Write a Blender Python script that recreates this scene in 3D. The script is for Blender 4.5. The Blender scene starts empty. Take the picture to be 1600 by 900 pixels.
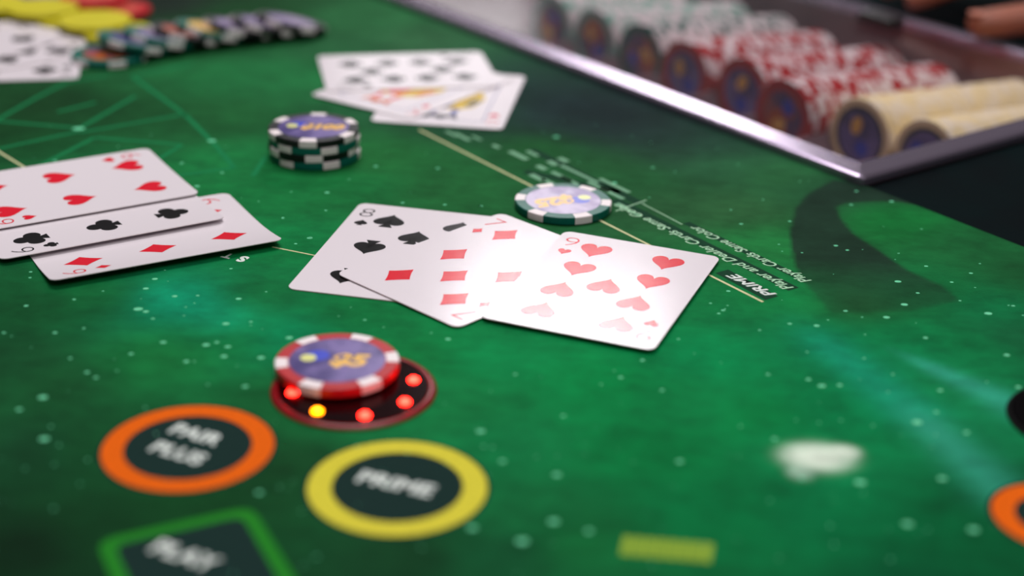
import bpy, bmesh, math, random
import numpy as np
from mathutils import Vector, Matrix

random.seed(7)
PI = math.pi
col = bpy.context.scene.collection
scene = bpy.context.scene

# ------------------------------------------------------------------ camera, world, lights, exposure
Z0 = 0.76                                   # height of the table top above the floor (metres)
F_PX, CAM_H = 2431.37, 0.23337              # focal length in pixels of a 1600 px wide frame, height over the felt
PITCH, ROLL = math.radians(24.3661), math.radians(-1.5771)
cp, sp, cr, sr = math.cos(PITCH), math.sin(PITCH), math.cos(ROLL), math.sin(ROLL)
fwd = Vector((0, cp, -sp)); up0 = Vector((0, sp, cp)); rt0 = Vector((1, 0, 0))
right = rt0 * cr - up0 * sr
upv = rt0 * sr + up0 * cr
cam_d = bpy.data.cameras.new('camera')
cam = bpy.data.objects.new('camera', cam_d); col.objects.link(cam)
cam.matrix_world = Matrix(((right.x, upv.x, -fwd.x, 0), (right.y, upv.y, -fwd.y, 0),
                           (right.z, upv.z, -fwd.z, Z0 + CAM_H), (0, 0, 0, 1)))
cam_d.sensor_width = 36; cam_d.lens = F_PX / 1600 * 36
cam_d.clip_start = .01; cam_d.clip_end = 50
cam_d.dof.use_dof = True
cam_d.dof.focus_distance = .585
cam_d.dof.aperture_fstop = 4.1
scene.camera = cam

w = bpy.data.worlds.new('room_light'); scene.world = w; w.use_nodes = True
w.node_tree.nodes['Background'].inputs[0].default_value = (1, .95, .97, 1)
w.node_tree.nodes['Background'].inputs[1].default_value = .09

def area(name, loc, target, size, power, color=(1, .965, .985), size_y=None):
    d = bpy.data.lights.new(name, 'AREA'); d.energy = power; d.color = color
    d.shape = 'RECTANGLE'; d.size = size; d.size_y = size_y or size
    o = bpy.data.objects.new(name, d); col.objects.link(o)
    o.location = loc
    o.rotation_euler = (Vector(target) - Vector(loc)).to_track_quat('-Z', 'Y').to_euler()
    return o
TC = (0, .55, Z0)
area('ceiling_lamp_overhead', (-.15, 1.35, Z0 + 1.75), TC, .9, 31)
area('added_front_fill', (.5, -.5, Z0 + 1.9), TC, 1.2, 20)  # unseen fill light, added to brighten the near sides of the chips
area('ceiling_lamp_far', (.165, 4.3, Z0 + 2.1), TC, .55, 19)
area('added_lid_haze_panel', (-.42, 7.6, Z0 + 1.86), TC, .95, 3.4, size_y=.4)  # added bright panel, its reflection gives the pale haze on the tray lid

scene.view_settings.view_transform = 'Standard'
scene.view_settings.look = 'None'
scene.view_settings.exposure = 0.0
scene.view_settings.gamma = 1.0
scene.view_settings.use_curve_mapping = False

# ------------------------------------------------------------------ helpers
def U(px, py, z=0.0):
    """point (mm) of the table space at height z mm that the photograph shows at px, py"""
    xr = (px - 800) / F_PX; ur = -(py - 450) / F_PX
    x = xr * cr + ur * sr; u = -xr * sr + ur * cr
    dy = cp + u * sp; dz = -sp + u * cp
    t = -(CAM_H * 1000 - z) / dz
    return np.array([x * t, dy * t])

def lin(c):
    return tuple(((v / 255 / 12.92) if v / 255 <= .04045 else ((v / 255 + .055) / 1.055) ** 2.4) for v in c)

def mat(name, color, rough=.5, metal=0., spec=.5, emit=None, emit_s=0., noise=0., nscale=60., bump=0., bscale=400.,
        linen=0., coat=0., srgb=True, color2=None):
    m = bpy.data.materials.new(name); m.use_nodes = True
    nt = m.node_tree; b = nt.nodes['Principled BSDF']
    c = lin(color) if srgb else color
    b.inputs['Base Color'].default_value = (*c, 1)
    b.inputs['Roughness'].default_value = rough
    b.inputs['Metallic'].default_value = metal
    b.inputs['Specular IOR Level'].default_value = spec
    b.inputs['Coat Weight'].default_value = coat
    b.inputs['Coat Roughness'].default_value = .15
    if emit:
        b.inputs['Emission Color'].default_value = (*lin(emit), 1)
        b.inputs['Emission Strength'].default_value = emit_s
    tc = nt.nodes.new('ShaderNodeTexCoord')
    if noise or color2:
        n = nt.nodes.new('ShaderNodeTexNoise'); n.inputs['Scale'].default_value = nscale
        n.inputs['Detail'].default_value = 4
        nt.links.new(tc.outputs['Object'], n.inputs['Vector'])
        r = nt.nodes.new('ShaderNodeValToRGB')
        if color2:
            c2 = lin(color2)
            r.color_ramp.elements[0].position = .38; r.color_ramp.elements[1].position = .64
            r.color_ramp.elements[0].color = (*c, 1); r.color_ramp.elements[1].color = (*c2, 1)
        else:
            r.color_ramp.elements[0].position = .3; r.color_ramp.elements[1].position = .7
            r.color_ramp.elements[0].color = (*[v * (1 - noise) for v in c], 1)
            r.color_ramp.elements[1].color = (*[min(1, v * (1 + noise)) for v in c], 1)
        nt.links.new(n.outputs['Fac'], r.inputs['Fac'])
        nt.links.new(r.outputs['Color'], b.inputs['Base Color'])
    if linen:
        sx = nt.nodes.new('ShaderNodeSeparateXYZ'); nt.links.new(tc.outputs['Object'], sx.inputs[0])
        hs = []
        for ax in (0, 1):
            mm = nt.nodes.new('ShaderNodeMath'); mm.operation = 'MULTIPLY'; mm.inputs[1].default_value = 2 * PI / .0009
            sn = nt.nodes.new('ShaderNodeMath'); sn.operation = 'SINE'
            nt.links.new(sx.outputs[ax], mm.inputs[0]); nt.links.new(mm.outputs[0], sn.inputs[0]); hs.append(sn)
        pr_ = nt.nodes.new('ShaderNodeMath'); pr_.operation = 'MULTIPLY'
        nt.links.new(hs[0].outputs[0], pr_.inputs[0]); nt.links.new(hs[1].outputs[0], pr_.inputs[1])
        bl_ = nt.nodes.new('ShaderNodeBump'); bl_.inputs['Strength'].default_value = 1.; bl_.inputs['Distance'].default_value = linen
        nt.links.new(pr_.outputs[0], bl_.inputs['Height']); nt.links.new(bl_.outputs['Normal'], b.inputs['Normal'])
    elif bump:
        n2 = nt.nodes.new('ShaderNodeTexNoise'); n2.inputs['Scale'].default_value = bscale
        nt.links.new(tc.outputs['Object'], n2.inputs['Vector'])
        bp = nt.nodes.new('ShaderNodeBump'); bp.inputs['Strength'].default_value = bump
        bp.inputs['Distance'].default_value = .0004
        nt.links.new(n2.outputs['Fac'], bp.inputs['Height'])
        nt.links.new(bp.outputs['Normal'], b.inputs['Normal'])
    return m

def mesh(name, verts, faces, mats, idx=None, smooth=False):
    me = bpy.data.meshes.new(name)
    me.from_pydata([tuple(c * .001 for c in v) for v in verts], [], faces)
    for m in (mats if isinstance(mats, (list, tuple)) else [mats]): me.materials.append(m)
    if idx is not None: me.polygons.foreach_set('material_index', idx)
    if smooth: me.polygons.foreach_set('use_smooth', [True] * len(me.polygons))
    me.update()
    return me

def link(name, me, parent=None, loc=None, rotz=None):
    o = bpy.data.objects.new(name, me); col.objects.link(o)
    if parent: o.parent = parent
    if loc is not None: o.location = [c * .001 for c in loc]
    if rotz is not None: o.rotation_euler[2] = rotz
    return o

def thing(name, label, cat, loc=(0, 0, 0), rotz=0., group=None, me=None):
    o = bpy.data.objects.new(name, me); col.objects.link(o)
    o.location = (loc[0] * .001, loc[1] * .001, Z0 + loc[2] * .001)
    o.rotation_euler[2] = rotz
    o['label'] = label; o['category'] = cat
    if group: o['group'] = group
    return o

def box_vf(x0, x1, y0, y1, z0, z1):
    v = [(x0, y0, z0), (x1, y0, z0), (x1, y1, z0), (x0, y1, z0), (x0, y0, z1), (x1, y0, z1), (x1, y1, z1), (x0, y1, z1)]
    f = [(3, 2, 1, 0), (4, 5, 6, 7), (0, 1, 5, 4), (1, 2, 6, 5), (2, 3, 7, 6), (3, 0, 4, 7)]
    return v, f

def join(parts):
    V, F = [], []
    for v, f in parts:
        o = len(V); V += list(v); F += [tuple(i + o for i in q) for q in f]
    return V, F

def bevelled(name, vf, m, width, seg=2):
    me = mesh(name, vf[0], vf[1], m)
    bm = bmesh.new(); bm.from_mesh(me)
    bmesh.ops.bevel(bm, geom=bm.edges[:], offset=width * .001, segments=seg, affect='EDGES', profile=.5)
    bm.to_mesh(me); bm.free()
    me.polygons.foreach_set('use_smooth', [True] * len(me.polygons))
    return me

def text_poly(s, size, bold=0., shear=0., space=1.0):
    """a flat text as a mesh in mm, baseline along +x, centred on its own box"""
    c = bpy.data.curves.new('lettering', 'FONT'); c.body = s; c.size = size; c.shear = shear; c.offset = bold
    c.space_character = space; c.resolution_u = 3
    o = bpy.data.objects.new('lettering', c)
    me = bpy.data.meshes.new_from_object(o)
    bpy.data.objects.remove(o)
    v = [(p.co.x, p.co.y, 0.) for p in me.vertices]; f = [tuple(p.vertices) for p in me.polygons]
    bpy.data.meshes.remove(me)
    xs = [p[0] for p in v]; ys = [p[1] for p in v]
    mx, my = (min(xs) + max(xs)) / 2, (min(ys) + max(ys)) / 2
    return [(p[0] - mx, p[1] - my, 0.) for p in v], f, max(xs) - min(xs), max(ys) - min(ys)

def xform(v, x, y, rot=0., sx=1., sy=1.):
    c, s = math.cos(rot), math.sin(rot)
    return [(x + c * p[0] * sx - s * p[1] * sy, y + s * p[0] * sx + c * p[1] * sy, p[2]) for p in v]

# ------------------------------------------------------------------ materials
M_card = mat('card_paper', (220, 211, 215), .15, spec=.5, linen=.0000035)
M_edge = mat('card_edge', (225, 215, 215), .6)
M_red = mat('card_red_ink', (214, 14, 40), .15, spec=.5, linen=.0000035)
M_black = mat('card_black_ink', (9, 8, 10), .15, spec=.5, linen=.0000035)
M_yel = mat('card_yellow_ink', (206, 170, 20), .15, spec=.5)
M_blue = mat('card_blue_ink', (70, 80, 150), .15, spec=.5)
M_orange_p = mat('card_orange_ink', (205, 90, 20), .15, spec=.5)

def print_mat(name, c, rough=.85):
    return mat(name, c, rough, spec=.05, noise=.12, nscale=700)
P_line = print_mat('print_cream', (196, 196, 150))
P_white = print_mat('print_white', (205, 212, 205))
P_pale = print_mat('print_pale_green', (160, 200, 165))
P_orange = print_mat('print_orange', (214, 92, 12))
P_yellow = print_mat('print_yellow', (200, 190, 58))
P_dark = print_mat('print_dark', (22, 44, 40))
P_black = print_mat('print_black', (10, 8, 10))
P_frame = print_mat('print_green', (32, 118, 32))
P_star = print_mat('print_star', (105, 196, 150))
P_web = print_mat('print_web', (20, 112, 66))
P_lime = print_mat('print_lime', (128, 156, 52))
P_shade = print_mat('print_shade', (24, 58, 40))
P_dim = print_mat('print_dim_green', (112, 158, 126))

# ------------------------------------------------------------------ table: frame of tray and rail axes
C0 = U(1345, 292, 0)
SV = np.array([.79311, .60908]); UV = np.array([.60908, -.79311])
def SU(s, u): return C0 + SV * s + UV * u
ANG = math.atan2(SV[1], SV[0])              # local x = s axis, local y = -u axis

# the room floor
floor = link('floor', mesh('floor', [(-4000, -3000, 0), (4000, -3000, 0), (4000, 6000, 0), (-4000, 6000, 0)], [(0, 1, 2, 3)],
             mat('dark_carpet', (34, 26, 30), .95, noise=.4, nscale=40)))
floor['kind'] = 'structure'

table = thing('card_table', 'green card table whose printed felt shows stars, rings and lettering', 'table')

# felt: a fine grid whose colour attribute holds the nebula tones, darker along the tray and lower left
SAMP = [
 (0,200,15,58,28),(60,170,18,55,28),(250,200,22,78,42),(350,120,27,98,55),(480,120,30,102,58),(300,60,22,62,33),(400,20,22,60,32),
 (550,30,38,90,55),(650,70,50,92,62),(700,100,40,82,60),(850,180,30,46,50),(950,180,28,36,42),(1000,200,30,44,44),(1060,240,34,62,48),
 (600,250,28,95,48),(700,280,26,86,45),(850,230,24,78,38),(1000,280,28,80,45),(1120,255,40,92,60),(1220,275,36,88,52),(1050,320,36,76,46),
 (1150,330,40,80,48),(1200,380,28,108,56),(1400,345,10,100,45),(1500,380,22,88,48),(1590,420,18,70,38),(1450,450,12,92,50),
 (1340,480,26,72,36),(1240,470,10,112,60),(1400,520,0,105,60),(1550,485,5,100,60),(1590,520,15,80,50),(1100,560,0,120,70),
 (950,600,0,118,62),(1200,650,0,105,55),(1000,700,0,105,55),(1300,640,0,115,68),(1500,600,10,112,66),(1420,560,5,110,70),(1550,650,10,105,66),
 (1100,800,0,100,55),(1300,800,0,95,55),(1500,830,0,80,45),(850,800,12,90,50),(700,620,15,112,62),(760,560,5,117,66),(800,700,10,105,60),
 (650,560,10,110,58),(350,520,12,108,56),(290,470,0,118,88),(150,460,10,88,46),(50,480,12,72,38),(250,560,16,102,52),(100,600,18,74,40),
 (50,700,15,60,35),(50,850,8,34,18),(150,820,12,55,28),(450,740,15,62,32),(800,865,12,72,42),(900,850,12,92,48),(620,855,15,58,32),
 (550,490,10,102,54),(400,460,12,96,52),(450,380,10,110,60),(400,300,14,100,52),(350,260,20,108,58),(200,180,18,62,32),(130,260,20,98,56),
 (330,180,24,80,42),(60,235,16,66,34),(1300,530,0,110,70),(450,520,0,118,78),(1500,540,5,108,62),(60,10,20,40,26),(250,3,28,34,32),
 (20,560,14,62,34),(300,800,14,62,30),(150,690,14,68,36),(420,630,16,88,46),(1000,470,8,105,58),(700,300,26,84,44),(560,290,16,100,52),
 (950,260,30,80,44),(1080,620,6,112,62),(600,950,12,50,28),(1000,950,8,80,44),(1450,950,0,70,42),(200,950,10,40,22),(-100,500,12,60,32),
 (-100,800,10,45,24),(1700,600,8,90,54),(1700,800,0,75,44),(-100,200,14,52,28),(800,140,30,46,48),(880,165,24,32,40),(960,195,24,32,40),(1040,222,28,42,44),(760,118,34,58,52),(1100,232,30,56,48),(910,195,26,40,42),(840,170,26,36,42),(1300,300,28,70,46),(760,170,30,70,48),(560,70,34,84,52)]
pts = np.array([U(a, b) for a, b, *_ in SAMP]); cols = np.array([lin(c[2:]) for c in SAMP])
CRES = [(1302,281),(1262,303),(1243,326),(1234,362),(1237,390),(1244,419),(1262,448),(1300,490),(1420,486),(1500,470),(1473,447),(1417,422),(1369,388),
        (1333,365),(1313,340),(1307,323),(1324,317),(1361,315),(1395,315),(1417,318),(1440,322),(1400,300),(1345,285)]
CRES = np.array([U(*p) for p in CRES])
def inside(P, poly):
    x, y = P[:, 0], P[:, 1]; r = np.zeros(len(P), bool); n = len(poly)
    for i in range(n):
        (x1, y1), (x2, y2) = poly[i], poly[(i + 1) % n]
        c = ((y1 > y) != (y2 > y)) & (x < (x2 - x1) * (y - y1) / (y2 - y1 + 1e-12) + x1)
        r ^= c
    return r
S_A, S_B, U_A, U_B, STEP = -530., 3., -640., 350., 1.6
ns, nu = int((S_B - S_A) / STEP) + 1, int((U_B - U_A) / STEP) + 1
gs, gu = np.meshgrid(np.linspace(S_A, S_B, ns), np.linspace(U_A, U_B, nu), indexing='ij')
G = C0 + gs.reshape(-1, 1) * SV + gu.reshape(-1, 1) * UV
num = np.zeros((len(G), 3)); den = np.zeros((len(G), 1))
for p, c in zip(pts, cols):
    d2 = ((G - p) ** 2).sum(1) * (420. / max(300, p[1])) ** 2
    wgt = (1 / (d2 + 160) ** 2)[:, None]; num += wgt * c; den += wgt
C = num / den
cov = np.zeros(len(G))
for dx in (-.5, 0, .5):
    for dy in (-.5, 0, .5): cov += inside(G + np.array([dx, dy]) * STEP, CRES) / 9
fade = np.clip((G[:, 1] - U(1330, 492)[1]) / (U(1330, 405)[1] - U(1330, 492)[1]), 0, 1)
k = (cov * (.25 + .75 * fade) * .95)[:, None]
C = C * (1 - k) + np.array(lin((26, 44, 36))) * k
def streak(a, b, w0, w1, c, s):
    global C
    a, b = U(*a), U(*b); d = b - a; L = np.hypot(*d); d /= L
    t = np.clip((G - a) @ d, 0, L); q = a + t[:, None] * d
    wd = w0 + (w1 - w0) * t / L
    kk = (s * np.exp(-((G - q) ** 2).sum(1) / wd ** 2) * np.clip(t / L * 3, .15, 1))[:, None]
    C = C * (1 - kk) + np.array(lin(c)) * kk
streak((1390, 545), (1600, 640), 2, 8, (52, 150, 132), .7)
streak((1240, 500), (1420, 640), 7, 10, (20, 140, 115), .6)
streak((1400, 620), (1570, 770), 6, 9, (52, 146, 128), .65)
streak((215, 440), (345, 500), 9, 12, (10, 150, 115), .5)
def blob(c, rx, ry, colr, s, ang=0., pw=2):
    global C
    p = U(*c); q = G - p
    e = (q[:, 0] / rx) ** 2 + (q[:, 1] / ry) ** 2
    kk = (s * np.exp(-e ** pw))[:, None]
    C = C * (1 - kk) + np.array(lin(colr)) * kk
blob((1276, 716), 16, 13, (20, 140, 92), .5, pw=1)
blob((1276, 714), 10.5, 8, (226, 222, 216), 1.)
blob((1318, 706), 5, 4, (226, 222, 216), .9)
blob((1250, 738), 4, 4, (200, 215, 205), .6)
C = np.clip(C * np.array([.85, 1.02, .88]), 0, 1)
ii = np.arange(ns - 1)[:, None] * nu + np.arange(nu - 1)[None, :]
quads = np.stack([ii, ii + nu, ii + nu + 1, ii + 1], -1).reshape(-1, 4)[:, ::-1]
fm = bpy.data.meshes.new('felt')
co = np.concatenate([G, np.zeros((len(G), 1))], 1) * .001
fm.vertices.add(len(G)); fm.vertices.foreach_set('co', co.ravel())
fm.loops.add(quads.size); fm.loops.foreach_set('vertex_index', quads.ravel().astype(np.int32))
fm.polygons.add(len(quads)); fm.polygons.foreach_set('loop_start', np.arange(len(quads), dtype=np.int32) * 4)
fm.update(calc_edges=True)
if fm.polygons[0].normal.z < 0: fm.flip_normals()
at = fm.color_attributes.new('felt_tones', 'FLOAT_COLOR', 'POINT')
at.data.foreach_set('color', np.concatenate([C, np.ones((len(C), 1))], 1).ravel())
mf = bpy.data.materials.new('printed_felt'); mf.use_nodes = True
nt = mf.node_tree; b = nt.nodes['Principled BSDF']
b.inputs['Roughness'].default_value = .8; b.inputs['Specular IOR Level'].default_value = .05
an = nt.nodes.new('ShaderNodeAttribute'); an.attribute_name = 'felt_tones'
tc = nt.nodes.new('ShaderNodeTexCoord')
mp = nt.nodes.new('ShaderNodeMapping'); mp.inputs['Scale'].default_value = (95, 140, 100); mp.inputs['Rotation'].default_value = (0, 0, .25)
nt.links.new(tc.outputs['Object'], mp.inputs['Vector'])
n1 = nt.nodes.new('ShaderNodeTexNoise'); n1.inputs['Scale'].default_value = 1; n1.inputs['Detail'].default_value = 6; n1.inputs['Roughness'].default_value = .65
nt.links.new(mp.outputs['Vector'], n1.inputs['Vector'])
n2 = nt.nodes.new('ShaderNodeTexNoise'); n2.inputs['Scale'].default_value = 34; n2.inputs['Detail'].default_value = 5
nt.links.new(tc.outputs['Object'], n2.inputs['Vector'])
ad = nt.nodes.new('ShaderNodeMath'); ad.operation = 'MULTIPLY_ADD'; ad.inputs[1].default_value = 1.1
nt.links.new(n1.outputs['Fac'], ad.inputs[0]); nt.links.new(n2.outputs['Fac'], ad.inputs[2])
mr = nt.nodes.new('ShaderNodeMapRange'); mr.inputs['From Min'].default_value = .75; mr.inputs['From Max'].default_value = 1.35
mr.inputs['To Min'].default_value = .72; mr.inputs['To Max'].default_value = 1.28
nt.links.new(ad.outputs[0], mr.inputs['Value'])
vm = nt.nodes.new('ShaderNodeVectorMath'); vm.operation = 'SCALE'
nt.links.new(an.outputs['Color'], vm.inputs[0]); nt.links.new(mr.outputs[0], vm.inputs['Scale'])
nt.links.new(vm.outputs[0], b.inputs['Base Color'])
n3 = nt.nodes.new('ShaderNodeTexNoise'); n3.inputs['Scale'].default_value = 1500
nt.links.new(tc.outputs['Object'], n3.inputs['Vector'])
bp = nt.nodes.new('ShaderNodeBump'); bp.inputs['Strength'].default_value = .3; bp.inputs['Distance'].default_value = .0003
nt.links.new(n3.outputs['Fac'], bp.inputs['Height']); nt.links.new(bp.outputs['Normal'], b.inputs['Normal'])
fm.materials.append(mf)
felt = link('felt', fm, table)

# slab, rail, pedestal (local frame of the tray: x = s, y = -u)
M_rail = mat('black_vinyl', (8, 11, 14), .85, spec=.03, color2=(6, 18, 19), nscale=14, bump=.3, bscale=500)
M_wood = mat('dark_wood', (40, 24, 18), .5, noise=.3, nscale=25)
def su_part(name, vf, m, parent, bev=0.):
    me = bevelled(name, vf, m, bev) if bev else mesh(name, vf[0], vf[1], m)
    o = link(name, me, parent, (C0[0], C0[1], 0), ANG)
    return o
su_part('table_slab', box_vf(S_A, 2.9, -U_B, -U_A, -45, -.4), M_wood, table)
su_part('rail', box_vf(3.2, 420, -350, -.5, -45, -.8), M_rail, table)
su_part('rail', box_vf(239, 420, 0, 640, -45, -.8), M_rail, table)
su_part('tray_well', join([box_vf(3.2, 239, 0, 640, -60, -50)]), M_wood, table)
pc = SU(-150, -150)
link('pedestal', mesh('pedestal', *box_vf(pc[0] - 120, pc[0] + 120, pc[1] - 120, pc[1] + 120, -760, -44), M_wood), table)

# ---- prints on the felt (each a flat ink shape lying on the cloth)
def decal(name, v, f, m, z, kind=None):
    me = mesh(name, [(p[0], p[1], z) for p in v], f, m)
    o = link(name, me, table)
    if kind: o['kind'] = kind
    return o
def ring_vf(c, r0, r1, n=96):
    v, f = [], []
    for i in range(n):
        a = 2 * PI * i / n
        v += [(c[0] + r0 * math.cos(a), c[1] + r0 * math.sin(a), 0), (c[0] + r1 * math.cos(a), c[1] + r1 * math.sin(a), 0)]
    for i in range(n):
        j = (i + 1) % n; f.append((2 * i, 2 * i + 1, 2 * j + 1, 2 * j))
    return v, f
def disc_vf(c, r, n=64, ry=None, rot=0.):
    return xform([(r * math.cos(2 * PI * i / n), (ry or r) * math.sin(2 * PI * i / n), 0) for i in range(n)], c[0], c[1], rot), [tuple(range(n))]
def strip_vf(a, b, wa, wb=None):
    wb = wb or wa
    d = (b - a) / np.hypot(*(b - a)); n = np.array([-d[1], d[0]])
    q = [a - n * wa / 2, b - n * wb / 2, b + n * wb / 2, a + n * wa / 2]
    return [(p[0], p[1], 0) for p in q], [(0, 1, 2, 3)]

def spot(center, r_out, r_in, m, words, name, ang, size):
    c = U(*center)
    decal('spot_ground', *disc_vf(c, r_in + .6), P_dark, .05)
    decal('spot_outline', *ring_vf(c, r_out - .3, r_out + .9), P_dark, .05)
    decal(name, *ring_vf(c, r_in, r_out), m, .10)
    for (wd, px, py) in words:
        v, f, W_, H_ = text_poly(wd, size, bold=.035 * size, space=1.02)
        p = U(px, py)
        decal('lettering', xform(v, p[0], p[1], ang), f, P_white, .12)
ra = U(355, 690) - U(265, 664); ang1 = math.atan2(ra[1], ra[0])
spot((294, 698.5), 25.0, 18.6, P_orange, [('PAIR', 308, 679), ('PLUS', 279, 708)], 'orange_ring', ang1, 8.2)
ra = U(690, 769) - U(555, 740); ang2 = math.atan2(ra[1], ra[0])
spot((621, 760), 25.4, 18.6, P_yellow, [('PRIME', 619, 756)], 'yellow_ring', ang2, 8.6)
c = U(1652, 809)
decal('spot_ground', *disc_vf(c, 19), P_dark, .05); decal('orange_ring', *ring_vf(c, 11.5, 17.8), P_orange, .1)
# green framed box with a word, lower left
qa, qb = U(160, 848), U(388, 797)
d1 = (qb - qa) / np.hypot(*(qb - qa)); d2 = np.array([d1[1], -d1[0]])
sd = np.hypot(*(qb - qa))
P4 = [qa, qb, qb + d2 * sd, qa + d2 * sd]
mid = sum(P4) / 4
def rounded(P, r, inset):
    out = []; n = len(P)
    for i in range(n):
        p = P[i] + (mid - P[i]) / np.hypot(*(mid - P[i])) * inset * 1.414
        a = P[i - 1] - P[i]; bq = P[(i + 1) % n] - P[i]
        a, bq = a / np.hypot(*a), bq / np.hypot(*bq)
        for t in np.linspace(0, 1, 7):
            q0, q1 = p + a * r, p + bq * r
            out.append((1 - t) ** 2 * q0 + 2 * t * (1 - t) * p + t * t * q1)
    return out
o_, i_ = rounded(P4, 6, -1.5), rounded(P4, 4, 2.6)
n = len(o_)
decal('box_ground', [(p[0], p[1], 0) for p in o_], [tuple(range(n))], P_dark, .05)
decal('green_frame', [(p[0], p[1], 0) for p in o_ + i_], [(i, (i + 1) % n, n + (i + 1) % n, n + i) for i in range(n)], P_frame, .1)
v, f, _, _ = text_poly('PLAY', 8.5, bold=.3)
p = U(290, 868)
decal('lettering', xform(v, p[0], p[1], ang1), f, P_white, .12)
# lime lettering strokes cut by the lower edge of the picture
bars = []
for i in range(8):
    a = U(982 + i * 18, 838 + i * 1.6); b_ = U(976 + i * 18, 868 + i * 1.6)
    bars.append(strip_vf(a, b_, 2.7))
decal('lime_strokes', *join(bars), P_lime, .12)
# black circle at the right edge: another seat's bet sensor, unlit
bc = U(1703, 660)
# gold / cream lines
for name, a, b_, wd in (('cream_line', (655, 203), (1192, 472), 1.15), ('cream_line', (425, 386), (560, 413), .75), ('cream_line', (-40, 214), (60, 275), 1.1),
                        ('faint_line', (1003, 318), (1066, 351), .5), ('faint_line', (962, 330), (1010, 313), .6)):
    decal(name, *strip_vf(U(*a), U(*b_), wd), P_line if name == 'cream_line' else P_pale, .09)
# pay table lettering, upside down for the viewer
rd = U(660, 207) - U(1190, 472); rd /= np.hypot(*rd); tang = math.atan2(rd[1], rd[0])
def row(words, p0, height, bold, m, shear, maxlen=None):
    v, f, W_, H_ = text_poly(words, height / .72, bold=bold, shear=shear)
    sx = (maxlen / W_) if maxlen else 1.
    p = np.array(p0) + rd * (W_ * sx / 2)
    decal('lettering', xform(v, p[0], p[1], tang, sx, 1), f, m, .13)
def under(a, b_, wd): decal('lettering_ground', *strip_vf(U(*a), U(*b_), wd), P_shade, .06)
under((1206, 466), (1128, 424), 6.2); under((1240, 452), (960, 312), 5.2); under((1262, 440), (1072, 348), 3.6)
L1 = np.hypot(*(U(1140, 428) - U(1207, 461))); L2 = np.hypot(*(U(962, 318) - U(1234, 450))); L3 = np.hypot(*(U(1078, 354) - U(1262, 439)))
row('PRIME', U(1207, 462), 4.6, .16, P_white, .25, L1)
row('Player and Dealer Cards Same Color', U(1236, 451), 4.7, .09, P_pale, .25, L2)
row('Player Cards Same Color', U(1264, 440), 4.7, .09, P_pale, .25, L3)
# blurred pay table columns further back
bl = []
for (x, y, L, wd) in ((722, 214, 12, 3), (705, 209, 9, 2.4), (745, 216, 7, 2), (775, 229, 5, 3), (810, 243, 13, 4), (832, 240, 8, 3), (846, 262, 6, 4), (863, 255, 6, 4), (880, 250, 6, 4),
                       (840, 278, 10, 4), (862, 287, 14, 3.6), (878, 276, 14, 3), (905, 272, 26, 2.6), (890, 282, 12, 2.6), (935, 292, 14, 2.8), (960, 290, 20, 2.8), (955, 302, 16, 3),
                       (972, 322, 7, 3.4), (990, 333, 9, 2)):
    c = U(x, y); bl.append(strip_vf(c - rd * L / 2, c + rd * L / 2, wd * .8))
decal('pay_table_strokes', *join(bl), P_dim, .1, 'stuff')
under((1000, 318), (830, 234), 5); under((970, 300), (820, 268), 5)
# letters by the left seat's line
ra = U(395, 412) - U(360, 402); a_ = math.atan2(ra[1], ra[0])
v, f, _, _ = text_poly('S', 7, bold=.35); p = U(379, 405)
decal('lettering', xform(v, p[0], p[1], tang + .5), f, P_white, .1)
v, f, _, _ = text_poly('T', 6, bold=.25); p = U(356, 400)
decal('lettering', xform(v, p[0], p[1], tang + .5), f, P_white, .1)

# constellation lines of the print, left
segs = [((-20, 188), (125, 200)), ((-20, 236), (125, 205)), ((125, 200), (212, 150)), ((125, 207), (292, 178)), ((205, 118), (290, 180)), ((290, 180), (331, 221)),
        ((331, 221), (366, 262)), ((366, 262), (278, 274)), ((55, 262), (148, 215)), ((148, 215), (285, 226)), ((285, 226), (245, 250)), ((-20, 196), (58, 152)),
        ((58, 152), (105, 128)), ((105, 128), (170, 118)), ((415, 245), (395, 275)), ((210, 118), (300, 100)), ((150, 160), (90, 175))]
decal('constellation_lines', *join([strip_vf(U(*a), U(*b_), 2.3) for a, b_ in segs]), P_web, .03)

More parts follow.
